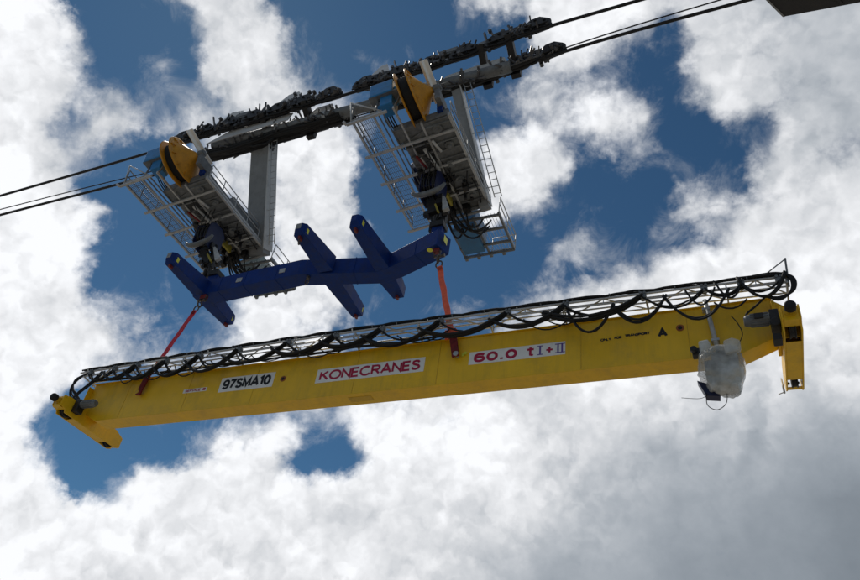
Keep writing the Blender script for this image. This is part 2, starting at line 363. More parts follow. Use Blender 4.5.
# top cable bundle lashed along the rail
for k in range(2):
    pts = []; n = 90
    for i in range(n+1):
        x = -27.2 + 29.3*i/n
        w = abs(math.sin((x+.4*k)*PI/1.72))**.7
        pts.append((x, FY+.05*(k*2-1)+random.uniform(-.012, .012), fz(x, 15.985) - .065*(1-w) + random.uniform(-.012, .012) + .02*k))
    mb = MB(); mb.tube(pts, .042, 7); obj('cable_bundle', mb, RUB, G)
tx = [-26.6, -25.2, -23.9, -22.3, -20.5, -18.5, -16.1, -13.9, -11.9, -9.47, -6.88, -4.79, -2.19, -.26, .85, 1.95]
for x in tx:
    mb = MB(); z = fz(x, 15.86)
    mb.box(x-.11, x+.11, FY-.07, FY+.07, z-.14, z-.04)
    mb.lathe((x-.06, FY-.09, z+.0), (0,1,0), [(0, 0), (0, .05), (.04, .05), (.04, 0)], 10, False); mb.lathe((x+.06, FY-.09, z), (0,1,0), [(0, 0), (0, .05), (.04, .05), (.04, 0)], 10, False)
    mb.lathe((x, FY-.11, z-.17), (0,1,0), [(0, 0), (0, .10), (.2, .10), (.2, 0)], 14, False)
    obj('cable_trolley', mb, GALVD, G, .006)
def loop(p, q, sag, r=.034, k=1, dy=0., spread=.05, wob=.006):
    mb = MB()
    for j in range(k):
        o = V((random.uniform(-spread, spread), (j-(k-1)/2)*.06, random.uniform(-spread, spread)*.7))
        mb.tube(arc(V(p)+o, V(q)+o, sag*random.uniform(.92, 1.08), 18, dy, wob), r*random.uniform(.85, 1.1), 7)
    return obj('cable_loop', mb, RUB, G)
for i in range(len(tx)-1):
    a, b = tx[i], tx[i+1]; d = b-a
    za, zb = fz(a, 15.68), fz(b, 15.68)
    loop((a, FY-.06, za), (b, FY-.06, zb), .62*min(1, d/1.8), .034, 2, -.05)
    # heavy loops, hung low at their left end
    if i > 0 and i < 12:
        loop((a-.30*d, FY-.12, za-.20), (b-.03, FY-.12, zb+.02), (.66+random.uniform(-.12, .18))*min(1, d/1.9), .048, 3, -.08, .045)
    if i in (1, 2, 3, 4, 5, 6, 8, 10):
        loop((a+.25*d, FY+.12, za-.2), (b+.15*d, FY+.12, zb-.18), .42+random.uniform(0, .2), .026, 1, -.04)
    if i in (3, 4, 6, 7, 8, 10):
        loop((a+.55*d, 19.95, za+.02), (b+.05*d, 19.9, zb-.35), .18, .024, 1)
for p, q, sg, r, k in [((-4.72, FY-.1, 15.58), (-3.15, FY-.1, 15.62), 1.02, .045, 2), ((-3.2, FY-.1, 15.62), (-1.45, FY-.1, 15.70), .92, .045, 2),
                       ((-1.55, FY-.1, 15.7), (.45, FY-.1, 15.6), 1.12, .042, 2), ((-.85, FY-.1, 15.78), (.05, FY-.1, 15.72), .74, .03, 1),
                       ((.1, FY-.1, 15.9), (.9, FY-.1, 15.95), .78, .036, 1), ((.75, FY-.12, 16.0), (2.15, FY-.12, 15.98), .95, .046, 2),
                       ((.0, FY-.1, 15.1), (.95, 19.3, 15.0), .35, .032, 1)]:
    loop(p, q, sg, r, k, -.06, .03)
for i in range(26):
    x = -26.8+i*1.12+random.uniform(-.2, .2); mb = MB(); mb.lathe((x, FY, fz(x, 15.96)), (1,0,0), [(-.02, .06), (-.02, .085), (.02, .085), (.02, .06)], 10, False)
    obj('cable_tie', mb, GALVD if i % 3 else WHITE, G)
# thick low bundle lying along the girder edge on the left part
mb = MB()
for k in range(3):
    mb.tube([(x, 19.72+.05*k, 15.44+.04*math.sin(x*1.9+k)+random.uniform(-.02, .02)+.03*k) for x in [-26.4+i*.42 for i in range(42)]], .036, 7)
obj('cable_bundle', mb, RUB, G)
mb = MB()   # cables dropping to the travel motor at the far end
for k in range(5):
    o = random.uniform(-.06, .06)
    mb.tube(smooth_path([(-26.7+o, FY, 15.85), (-27.2+o-.05*k, FY-.05, 15.5), (-27.35+o+.04*k, FY-.1, 14.95), (-27.0+o+.05*k, 19.4, 14.4+.06*k), (-26.2, 19.4, 14.12)]), .036, 7)
for k in range(3):
    mb.tube(smooth_path([(-26.0+.1*k, FY, 15.8), (-26.35+.12*k, FY-.05, 15.2), (-26.75+.1*k, 19.4, 14.7), (-26.9, 19.4, 14.4)]), .03, 7)
obj('cable_drop', mb, RUB, G)
mb = MB()
for k in range(3):
    mb.tube(smooth_path([(1.2, FY, 16.0+.03*k), (1.9, FY-.05, 16.02), (2.25+.05*k, FY-.1, 15.7), (2.2+.04*k, FY-.12, 15.2), (1.85, FY-.05, 14.95+.05*k), (1.45, FY-.1, 15.12)]), .038, 7)
mb.tube(smooth_path([(1.5, FY, 15.2), (1.15, 19.55, 14.9), (.85, 19.5, 14.6), (.8, 19.4, 14.3)]), .035, 7)
obj('cable_drop', mb, RUB, G)
mb = MB()   # end post with stays
mb.bar((2.18, FY, 15.45), (2.26, FY, 16.60), .06, .06); mb.tube([(2.26, FY, 16.58), (1.55, FY, 16.02)], .02, 6); mb.tube([(2.26, FY, 16.58), (2.12, 20.1, 15.05)], .018, 6)
obj('end_post', mb, GALVD, G)

# ================================================================== wrapped hoist unit
Wt = thing('wrapped_motor', (-.15, 19.4, 11.9), 'bulky motor unit wrapped in crumpled clear plastic on the girder side', 'wrapped motor')
mb = MB(); n1, n2 = 56, 36; random.seed(3)
import mathutils
for j in range(n2+1):
    th = PI*j/n2
    for i in range(n1):
        ph = 2*PI*i/n1
        d = V((math.sin(th)*math.cos(ph), math.sin(th)*math.sin(ph), math.cos(th)))
        e = .68   # squarish super-ellipsoid
        q = V([math.copysign(abs(c)**e, c) for c in d])
        k = 1 + .16*mathutils.noise.noise(d*1.9) + .09*mathutils.noise.noise(d*3.6) + .045*abs(mathutils.noise.noise(V((d.x*5, d.y*5, d.z*14)))) + .03*abs(mathutils.noise.noise(d*11)) + .045*abs(math.sin(ph*5+4*mathutils.noise.noise(d*2.2)+1.5*d.z))*(.4+.6*max(0, d.z)) - .03
        x = q.x*.66*k; y = q.y*.55*k; z = q.z*.78*k
        if z < -.3: x *= .86; x += .06
        mb.v.append((-.10+x*.97+.05*z, 19.36+y, 12.50+z*.97))
for j in range(n2):
    for i in range(n1):
        mb.f.append([j*n1+i, j*n1+(i+1)%n1, (j+1)*n1+(i+1)%n1, (j+1)*n1+i]); mb.sm.append(True)
o = obj('plastic_wrap', mb, WRAP, Wt)
mb = MB(); mb.lathe((-.55, 19.36, 12.5), (1,0,0), [(0, 0), (0, .36), (.5, .40), (.55, .48), (.62, .48), (.66, .34), (.95, .34), (.95, 0)], 24, False)
mb.box(-.2, .3, 19.05, 19.6, 12.75, 13.05); obj('motor_body', mb, DARK, Wt, .01)
mb = MB(); mb.bar((-.44, 19.35, 13.15), (-.50, 19.35, 13.62), .40, .34, (0,1,0), .30, .28); obj('wrapped_neck', mb, WRAP, Wt, .06)
mb = MB(); mb.box(-.86, -.58, 19.25, 19.55, 13.15, 13.38); mb.lathe((-.8, 19.2, 13.26), (0,-1,0), [(0, .1), (.12, .1), (.12, 0)], 12, False); obj('coupling', mb, DARK, Wt, .03)
mb = MB(); mb.prism([(-.82, 12.25), (-.62, 11.72), (-.26, 11.66), (-.22, 11.95)], lambda a, b, t: (a, t, b), 19.3, 19.6); obj('base_panel', mb, NAVYD, Wt, .01)
mb = MB(); mb.box(-.02, .42, 19.66, 20.02, 13.0, 13.28); mb.box(-.35, .38, 19.92, 19.999, 13.1, 13.6); obj('mounting_bracket', mb, DARK, Wt, .01)
mb = MB()
mb.tube(smooth_path([(-.6, 19.3, 11.8), (-.62, 19.3, 11.4), (-.38, 19.3, 11.22), (-.12, 19.3, 11.4), (-.05, 19.3, 11.75)]), .012, 5)
mb.tube(smooth_path([(-.55, 19.3, 11.75), (-.8, 19.28, 11.62), (-1.3, 19.25, 11.68)]), .008, 5)
mb.tube(smooth_path([(.38, 19.25, 13.2), (.62, 19.3, 13.7), (.55, 19.4, 14.2), (.4, 19.5, 14.6)]), .016, 6)
obj('loose_wire', mb, RUB, Wt)
mb = MB(); mb.prism([(.06, 12.72), (.50, 12.80), (.52, 13.15), (.30, 13.27), (.05, 13.2)], lambda a, b, t: (a, t, b), 18.74, 18.92); obj('wrapped_corner', mb, WRAP, Wt, .06)

# ================================================================== blue spreader
SZ0, SZ1 = 20.55, 21.45
S = thing('spreader', (-16.8, 20.8, SZ0), 'navy blue cranked spreader frame with crosswise arms above the yellow girder', 'spreader frame')
path = [(-23.6, 20.93), (-17.5, 20.69), (-13.75, 21.42), (-12.8, 21.22), (-10.3, 20.34)]
def ribbon(path, hw):
    L = []; Rr = []
    for i, p in enumerate(path):
        a = V(path[max(0, i-1)]+(0,)); b = V(path[min(len(path)-1, i+1)]+(0,)); d = (b-a).normalized(); nrm = V((-d.y, d.x, 0))
        L.append((p[0]+nrm.x*hw, p[1]+nrm.y*hw)); Rr.append((p[0]-nrm.x*hw, p[1]-nrm.y*hw))
    return Rr + L[::-1]
mb = MB()
hw = .41; n = len(path); L = ribbon(path, hw); Rs = L[:n]; Ls = L[n:][::-1]
vs = [(x, y, SZ0) for x, y in Rs] + [(x, y, SZ0) for x, y in Ls] + [(x, y, SZ1) for x, y in Rs] + [(x, y, SZ1) for x, y in Ls]
fs = []
for i in range(n-1):
    fs += [(i, i+1, n+i+1, n+i), (2*n+i, 3*n+i, 3*n+i+1, 2*n+i+1), (i, 2*n+i, 2*n+i+1, i+1), (n+i, n+i+1, 3*n+i+1, 3*n+i)]
fs += [(0, n, 3*n, 2*n), (n-1, 3*n-1, 4*n-1, 2*n-1)]
mb.add(vs, fs); mbm = obj('main_beam', mb, NAVY, S, .015)
def rib_at(x, y, ang, w=.045):   # welded stiffener band round the main beam
    b = MB(); d = V((math.cos(ang), math.sin(ang), 0)); nn = V((-d.y, d.x, 0)); c = V((x, y, 0))
    vs = []
    for sx_ in (-w/2, w/2):
        for a_, z in ((-hw-.014, SZ0-.014), (hw+.014, SZ0-.014), (hw+.014, SZ1+.014), (-hw-.014, SZ1+.014)):
            p = c+d*sx_+nn*a_; vs.append((p.x, p.y, z))
    b.add(vs, [(0,1,2,3),(4,7,6,5),(0,4,5,1),(1,5,6,2),(2,6,7,3),(3,7,4,0)]); obj('stiffener_band', b, NAVY, mbm, .004)
for t_ in (.25, .5, .8):
    xx = -23.6+6.1*t_; rib_at(xx, 20.93-.24*t_, math.atan2(-.24, 6.1))
rib_at(-14.9, 21.19, math.atan2(.73, 3.75)); rib_at(-11.5, 20.76, math.atan2(-.88, 2.5))
for x, y in ((-20.9, 20.40), (-18.4, 20.30)):
    b = MB(); b.box(x-.16, x+.16, y-.015, y+.03, SZ0+.30, SZ0+.55); obj('rating_plate', b, GALV, mbm, .004)
def patch(x, y, z, w, h, parent, axis):
    b = MB()
    if axis == 'y': b.box(x-w/2, x+w/2, y-.003, y+.003, z-h/2, z+h/2)
    elif axis == 'x': b.box(x-.003, x+.003, y-w/2, y+w/2, z-h/2, z+h/2)
    else: b.lathe((x, y, z), (0,0,1), [(-.004, 0), (-.004, w/2), (.0, w/2)], 12, False)
    return obj('reflective_patch', b, REFL, parent)
patch(-10.85, 20.25, SZ0+.0, .26, .2, mbm, 'z')
patch(-10.17, 20.24, SZ0+.42, .34, .34, mbm, 'x')
def arm(x, yr, yt, w0, w1, ring_on=True):
    """one arm from the main beam (yr) to its tip (yt), tapering, tip cut to a blunt hexagon"""
    s = 1 if yt > yr else -1
    mb = MB(); hz0, hz1 = SZ1-.03, SZ1-.10; e = .20
    prof = [(yr, w0/2), (yt-s*e, w1/2), (yt, w1*.27)]
    zt = [(SZ0+.012, SZ1-.05), (SZ0+.02, SZ1-.28), (SZ0+.2, SZ1-.36)]
    vs = []
    for (y, w), (z0, z1) in zip(prof, zt): vs += [(x-w, y, z0), (x+w, y, z0), (x+w, y, z1), (x-w, y, z1)]
    fs = [(0, 1, 2, 3), (8, 11, 10, 9)]
    for k in range(2):
        o = 4*k
        for i in range(4): fs.append((o+i, o+(i+1) % 4, o+4+(i+1) % 4, o+4+i))
    mb.add(vs, fs); a = obj('cross_arm', mb, NAVY, S, .015)
    patch(x+w1/2+.006, yt-s*.42, SZ0+.32, .26, .26, a, 'x')
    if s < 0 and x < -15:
        b = MB(); b.box(x-w1*.24, x+w1*.24, yt-.012, yt-.002, SZ0+.22, SZ1-.40); obj('tip_sheen', b, MAST, a)  # pale sheet imitating the sky's reflection on the near arm tip
    yl = yt-s*.34
    b = MB(); b.box(x-.05, x+.05, yl-.12, yl+.12, SZ0-.14, SZ0+.03); obj('red_lug', b, RED, a, .01)
    if ring_on:
        b = MB(); ring(b, (x, yl, SZ0-.24), (1, .4, 0), .11, .026, 14, 1.35); obj('shackle', b, SHACK, a)
    return a
arm(-23.2, 20.60, 17.95, 0.68, 0.50, False); arm(-23.22, 21.1, 23.25, 0.73, 0.50, False)
arm(-16.05, 20.45, 17.80, 0.73, 0.54); arm(-16.12, 21.1, 24.10, 0.85, 0.54, False)
arm(-13.42, 21.15, 17.95, 0.73, 0.52, False); arm(-13.52, 21.6, 23.2, 0.88, 0.54, False)
b = MB(); ring(b, (-17.0, 20.55, SZ0-.26), (.3, 1, 0), .13, .03, 14, 1.5); b.box(-17.06, -16.94, 20.47, 20.63, SZ0-.14, SZ0+.01); obj('shackle', b, SHACK, mbm)
b = MB(); b.box(-23.1, -22.78, 20.52, 20.74, SZ0-.26, SZ0+.01); obj('end_lug', b, RED, mbm, .02)
b = MB(); b.box(-10.66, -10.40, 20.18, 20.40, SZ0-.2, SZ0+.01); obj('end_lug', b, RED, mbm, .02)
b = MB(); b.box(-23.3, -22.7, 20.68, 21.02, SZ1, SZ1+.5); obj('hanger_plate', b, NAVY, mbm, .03)
b = MB(); b.box(-10.95, -10.45, 20.25, 20.59, SZ1, SZ1+.5); obj('hanger_plate', b, NAVY, mbm, .03)

# ================================================================== slings
def sling(top, low, m, lab, w):
    t = thing('lifting_sling', low, lab, 'lifting sling', 'slings between spreader and girder')
    top = V(top); low = V(low); d = (low-top).normalized()
    # shackles at the top
    mb = MB(); ring(mb, top+d*.12, (0, 1, 0), .14, .035, 14, 1.5); mb.tube([top+V((-.2, 0, -.02)), top+V((.2, 0, -.02))], .045, 8)
    k = top+d*.5; ring(mb, k, (1, .2, 0), .15, .04, 14, 1.5); mb.tube([k+V((-.2, 0, .16)), k+V((.2, 0, .16))], .05, 8); mb.lathe(k+V((.2, 0, .16)), (1,0,0), [(0, 0), (0, .09), (.08, .09), (.08, 0)], 6, False)
    k = top+d*.86; ring(mb, k, (0, 1, 0), .14, .035, 14, 1.4)
    obj('shackle', mb, SHACK, t)
    a = top+d*1.0; b = V((low.x+.1*(top.x-low.x)/abs(top.x-low.x)*.0, 19.86, 15.5)); b.x = a.x+(low.x-a.x)*(a.z-15.5)/(a.z-low.z)
    mb = MB(); N = 24
    pts = [a.lerp(b, i/N) + V((.012*math.sin(i*.9), 0, 0)) for i in range(N+1)]
    for i in range(N): mb.bar(pts[i], pts[i+1], w*(1+.06*math.sin(i)), .05, (0, 1, 0), w*(1+.06*math.sin(i+1)))
    for i in range(8): mb.bar(a+d*(.03*i)+V((0, -.03, 0)), a+d*(.03*i+.1)+V((0, -.03, 0)), w*.9, .03, (0, 1, 0))
    obj('strap', mb, m, t)
    mb = MB(); e = b+V((0, -.02, .30)); f = V((low.x, 19.80, low.z))
    for i in range(6): mb.bar(e.lerp(f, i/6), e.lerp(f, (i+1)/6), w*(1.28-.02*i), .09, (0, 1, 0))
    obj('protective_sleeve', mb, TAGR, t, .015)
    if m is STRAPO:
        mb = MB(); c = b+V((0, -.10, .18)); mb.box(c.x-.24, c.x+.24, c.y-.06, c.y+.03, c.z-.16, c.z+.02)
        mb.box(c.x-.20, c.x-.05, c.y-.06, c.y+.03, c.z-.4, c.z-.16); mb.box(c.x+.08, c.x+.22, c.y-.06, c.y+.03, c.z-.34, c.z-.16); obj('strap_knot', mb, m, t, .02)
    return t
sling((-22.9, 20.6, 20.5), (-23.52, 19.85, 14.48), STRAPD, 'crimson webbing sling at the far end of the girder near its small buffer', .22)
sling((-10.53, 20.29, 20.42), (-8.86, 19.85, 14.52), STRAPO, 'orange red webbing sling knotted beside the 60.0 t plate', .23)

# ================================================================== hoist carriage (built once, copied)
X0, Y0, CZ = -27.3, 16.7, 26.0
C = thing('hoist_carriage', (X0+2.1, Y0+3.6, CZ), 'hoist platform with orange reel hanging over the spreader end with the crimson sling', 'hoist carriage', 'hoist carriages under the ropes')
def P(x, y, z): return (X0+x, Y0+y, CZ+z)
mb = MB()    # longitudinal and transverse members
for x in (0.05, 1.05, 2.05): mb.bar(P(x, 0, -.02), P(x, 7.1, -.02), .07, .14)
for y in (0.0, 2.0, 3.75, 5.6, 7.1): mb.bar(P(-.22, y, -.14), P(4.25 if y else 1.75, y, -.16), .12, .10)
mb.bar(P(4.22, 1.2, -.02), P(4.22, 7.1, -.02), .12, .22); mb.bar(P(2.9, 1.2, 0), P(2.9, 7.1, 0), .10, .2)
mb.bar(P(-.22, 0, -.14), P(-.28, -.2, -.14), .1, .1)
obj('platform_frame', mb, GALV, C)
mb = MB()
for i in range(11): mb.bar(P(.1+i*.09, .02, .02), P(.1+i*.09, 7.08, .02), .010, .03)
for i in range(24): mb.bar(P(.05, .1+i*.3, .03), P(1.05, .1+i*.3, .03), .010, .02)
obj('walkway_grating', mb, GALVD, C)
mb = MB()
for x in (1.28, 1.5): mb.bar(P(x, .1, .02), P(x, 7.0, .02), .05, .06)
mb.box(*[c for ab in zip(P(1.72, 2.1, -.03), P(2.88, 7.0, .03)) for c in ab])
for i in range(9): mb.bar(P(1.72, 2.3+i*.55, -.08), P(2.88, 2.3+i*.55, -.08), .07, .09)
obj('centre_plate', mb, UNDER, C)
mb = MB()    # machinery deck, plated underside
mb.box(*[c for ab in zip(P(2.95, 1.3, -.06), P(4.16, 7.05, .0)) for c in ab])
for i in range(12): mb.bar(P(3.0, 1.5+i*.48, -.11), P(4.15, 1.5+i*.48, -.11), .06, .10)
for i in range(5): 
    y = 1.7+i*1.05; mb.lathe(P(3.5+.2*math.sin(i*2), y, -.06), (0,0,-1), [(0, .22), (.12, .22), (.12, .1), (.2, .1), (.2, 0)], 14, False)
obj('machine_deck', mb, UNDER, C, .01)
mb = MB()
mb.box(*[c for ab in zip(P(1.5, 1.25, .05), P(4.2, 2.0, .5)) for c in ab])
mb.prism([(1.6, 2.0), (4.2, 1.25), (4.2, 3.2), (2.6, 3.4)], lambda a, b, t: P(a, b, t), -.03, .02)
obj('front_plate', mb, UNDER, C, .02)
# pipes and hydraulic lines beneath the deck
mb = MB(); random.seed(11)
for i in range(9):
    x = 2.2+random.uniform(0, 1.8); y = random.uniform(1.8, 5.0); l = random.uniform(.8, 2.2)
    mb.tube(smooth_path([P(x, y, -.1), P(x+random.uniform(-.2, .2), y+l*.4, -.25-random.random()*.2), P(x+random.uniform(-.3, .3), y+l, -.12)]), .03, 6)
for i in range(30):
    x = 1.7+random.uniform(0, 2.0); y = random.uniform(3.6, 6.9); s = random.uniform(.06, .22)
    mb.box(*[c for ab in zip(P(x-s, y-s, -.1-random.uniform(.1, .5)), P(x+s*.6, y+s, .05)) for c in ab])
obj('hydraulic_gear', mb, DARK, C)
mb = MB(); mb.tube([P(2.55, 2.5, -.2), P(2.75, 3.9, -.24)], .09, 10); mb.tube([P(3.05, 2.2, -.2), P(3.22, 2.9, -.2)], .07, 10); mb.tube([P(2.2, 2.9, -.2), P(2.3, 3.5, -.2)], .045, 8)
obj('cylinder', mb, LIGHT, C)
mb = MB(); mb.bar(P(2.05, 2.7, -.25), P(2.25, 3.5, -.25), .09, .09); obj('red_handle', mb, TAGR, C)
# winch above the deck
mb = MB(); mb.lathe(P(1.3, 4.6, .75), (1,0,0), [(0, 0), (0, .75), (.08, .75), (.08, .5), (1.9, .5), (1.9, .75), (1.98, .75), (1.98, 0)], 24, False); obj('winch_drum', mb, NAVYD, C, .01)
mb = MB(); mb.box(*[c for ab in zip(P(3.1, 3.6, .02), P(4.1, 6.6, 1.1)) for c in ab]); mb.box(*[c for ab in zip(P(3.15, 2.1, .02), P(4.0, 3.4, .8)) for c in ab]); obj('winch_housing', mb, GALVD, C, .03)
# rails
def rail(pts, name='handrail', m=GALV, h=1.05, posts=6):
    mb = MB()
    for a, b in zip(pts[:-1], pts[1:]):
        a = V(a); b = V(b)
        for z in (h, h*.55): mb.tube([a+V((0, 0, z)), b+V((0, 0, z))], .028, 8)
        mb.bar(a+V((0, 0, .08)), b+V((0, 0, .08)), .02, .14)
        k = max(1, round((b-a).length/1.15))
        for i in range(k+1): mb.tube([a.lerp(b, i/k), a.lerp(b, i/k)+V((0, 0, h))], .026, 8)
    return obj(name, mb, m, C)
rail([P(.02, 0, 0), P(.02, 7.1, 0)], 'handrail', GALVD); rail([P(4.30, 1.3, 0), P(4.30, 7.1, 0)])
mb = MB(); mb.tube([P(.0, 0, 0), P(-.12, -.02, 1.5)], .035, 8); mb.tube([P(-.12, -.02, 1.5), P(1.4, .0, .1)], .032, 8); mb.tube([P(0, 0, .05), P(1.5, 0, .05)], .03, 8)
obj('end_frame', mb, GALV, C)
# cable reel, axis along the ropes
RA = V((.985, 0, .17)).normalized(); rc = V(P(2.95, .74, 1.36))
mb = MB()
mb.lathe(rc, RA, [(-.12, 0), (-.12, 1.36), (-.09, 1.40), (-.05, 1.38), (-.03, 1.28), (-.01, 1.08), (.06, 1.02), (.40, .52), (.70, .16), (.78, .14), (.78, 0)], 48)
rl = obj('cable_reel', mb, REEL, C)
mb = MB(); mb.lathe(rc-RA*.66, RA, [(0, 0), (0, 1.36), (.04, 1.39), (.07, 1.34), (.07, .3)], 48); obj('rear_flange', mb, REEL, rl)
mb = MB()
mb.lathe(rc-RA*.60, RA, [(0, .4)]+[(.02+.46*k/8, 1.06+.05*(k % 2)) for k in range(9)]+[(.5, .4)], 36); obj('wound_cable', mb, RUB, rl)
mb = MB(); RU = V((-RA.z, 0, RA.x)); RV = V((0, 1, 0))
for k in range(12):
    a = 2*PI*k/12; c = RU*math.cos(a)+RV*math.sin(a)
    mb.bar(rc+RA*(-.005)+c*1.28, rc+RA*.075+c*1.0, .05, .05, RA); mb.lathe(rc+c*1.18, RA, [(-.03, .05), (.04, .05), (.04, 0)], 6, False)
obj('spoke', mb, REEL, rl)
# reel stand: silver plates on the near side of the hub
hub = rc+RA*.88
mb = MB()
mb.bar(hub+V((-.22, -1.05, .85)), hub+V((-.22, 1.0, .35)), .05, .40, (.35, .3, 1))
mb.bar(hub+V((-.22, -1.05, .9)), hub+V((-.22, 1.0, .4)), .40, .05, (0, .5, 1))
mb.bar(hub+V((.05, .0, -.1)), hub+V((.10, .95, -1.35)), .22, .06, (1,0,0))
obj('reel_bracket', mb, WHITE, C, .006)
mb = MB(); mb.lathe(hub-V((.1, 0, 0)), (1,0,0), [(0, .2), (.3, .2), (.3, .12), (.36, .12), (.36, 0)], 16, False); mb.box(hub.x-.05, hub.x+.2, hub.y-.1, hub.y+.9, hub.z-.9, hub.z-.2); obj('bearing', mb, GALVD, C, .01)
mb = MB(); mb.box(hub.x-.12, hub.x+.14, hub.y+.35, hub.y+.9, hub.z-1.2, hub.z-.35); obj('brake_caliper', mb, NAVY, C, .02)
# reel drive motor
mc = V(P(1.50, .30, 1.42))
mb = MB(); mb.box(mc.x-.66, mc.x+.50, mc.y-.40, mc.y+.5, mc.z-.15, mc.z+.80); dm = obj('drive_motor', mb, BLUE, C, .06)
mb = MB(); mb.box(mc.x-.2, mc.x+.42, mc.y-.2, mc.y+.5, mc.z-.8, mc.z-.12); mb.lathe((mc.x+.1, mc.y+.1, mc.z+.3), (1,0,0), [(.2, .3), (.62, .3), (.62, 0)], 18, False); obj('gearbox', mb, BLUE, dm, .04)
mb = MB(); mb.bar((mc.x-.7, mc.y-.1, mc.z-.12), (mc.x+1.0, mc.y-.1, mc.z-.12), .5, .08); mb.tube([P(1.1, .1, 0), (mc.x-.3, mc.y-.1, mc.z-.1)], .05, 8); mb.tube([P(2.0, .1, 0), (mc.x+.9, mc.y-.1, mc.z-.1)], .05, 8)
obj('motor_stand', mb, GALVD, C)
mb = MB()
for k in range(4): mb.tube(smooth_path([(mc.x-.2+.1*k, mc.y+.1, mc.z-.1), P(1.25+.12*k, .9, .7), P(1.5+.1*k, 1.6, .15), P(1.5+.1*k, 2.4, .1)]), .035, 6)
obj('hose', mb, RUB, C)
# side service platform at the far end
mb = MB()
for y in (7.1, 8.0, 9.0, 9.7): mb.bar(P(2.0, y, -.45), P(4.75, y, -.45), .10, .12)
for x in (2.05, 3.4, 4.72): mb.bar(P(x, 7.0, -.40), P(x, 9.75, -.40), .10, .14)
for i in range(8): mb.box(*[c for ab in zip(P(2.1+i*.34, 9.5, -.72), P(2.25+i*.34, 9.72, -.5)) for c in ab]) if i % 2 == 0 else None
sp = obj('service_platform', mb, GALVD, C)
mb = MB()
for i in range(8, 16): mb.bar(P(2.1+.16*i, 7.0, -.38), P(2.1+.16*i, 9.7, -.38), .012, .03)
obj('grating', mb, GALV, sp)
rr = rail([P(4.75, 7.0, -.38), P(4.75, 9.75, -.38), P(3.5, 9.75, -.38)], 'platform_rail')
mb = MB(); mb.box(*[c for ab in zip(P(2.15, 7.5, -.62), P(3.3, 9.35, .9)) for c in ab]); cab = obj('control_cabinet', mb, SAGE, C, .03)
cab.visible_shadow = True
# hanger mast up to the ropes, with ladder
# hoses slung under the far end
mb = MB(); random.seed(5)
for i in range(9):
    a = P(2.0+random.random()*1.2, 5.4+random.random()*1.2, -.15); b = P(2.6+random.random()*1.6, 7.2+random.random()*.8, -.5)
    mb.tube(arc(a, b, random.uniform(.5, 1.4), 14), random.uniform(.03, .055), 7)
obj('hanging_hose', mb, RUB, C)
mb = MB(); mb.box(*[c for ab in zip(P(2.55, 5.2, -.55), P(2.66, 5.95, -.05)) for c in ab]); obj('yellow_guard', mb, OCH, C, .01)
TILT = Matrix.Translation((0, 0, 0)) @ Matrix.Rotation(math.radians(-8), 4, 'Y')   # the platforms hang a little out of level
def tilt(o):
    if o.name.startswith(('service_platform', 'platform_rail', 'control_cabinet')): return
    o.data.transform(TILT)
    for c in o.children: tilt(c)
for ch in C.children: tilt(ch)
DX = (13.4, -.2, 0)
C2 = copy_tree(C, DX); C2['label'] = 'hoist platform with orange reel over the spreader end with the orange red sling'
for ch in C2.children:
    if ch.name.startswith('control_cabinet'):
        ch.data = ch.data.copy(); ch.data.materials[0] = TEAL

def hanger_mast(C, ox, oy, a, b, w=1.0, g=.72):
    mA = V((X0+ox+a[0], Y0+oy+a[1], CZ+a[2])); mB = V((X0+ox+b[0], Y0+oy+b[1], CZ+b[2]))
    mb = MB(); mb.bar(mA, mB, w, .70, (0, -1, 0)); mast = obj('hanger_mast', mb, MAST, C, .02)
    du = (mB-mA).normalized(); sx = V((1, 0, 0))
    mb = MB(); mb.bar(mA+sx*(w/2+.035)+du*.2, mB+sx*(w/2+.035), .05, .84, (0, -1, 0)); obj('mast_lit_side', mb, LIGHT, mast, .006)  # paler sheet colours the mast's right side as if lit
    mb = MB(); p = V((0, -.3, .35)); q = V((0, -.3, -.3))
    for k in (g, g+.36): mb.tube([mA+sx*k+p, mB+sx*k+q], .026, 8)
    N = 17
    for i in range(N):
        c = (mA+p).lerp(mB+q, (i+.5)/N); mb.tube([c+sx*g, c+sx*(g+.36)], .02, 6)
        if i % 4 == 1: mb.tube([c+sx*w/2, c+sx*(g+.02)], .022, 6)
    obj('ladder', mb, GALV, mast)
    for t in (.12, .2):
        for d in (-.2, .1):
            mb = MB(); mb.lathe(mA.lerp(mB, t)+V((d, -.33, -.15)), (0,-1,-.5), [(0, .05), (.06, .05), (.06, 0)], 6, False); obj('bolt', mb, DARK, mast)
hanger_mast(C, 0, 0, (3.75, 6.95, .0), (4.15, 3.85, 6.2), 1.25, .84)
hanger_mast(C2, 13.4, -.2, (4.05, 6.95, .0), (2.95, 3.85, 6.3), .5, .55)

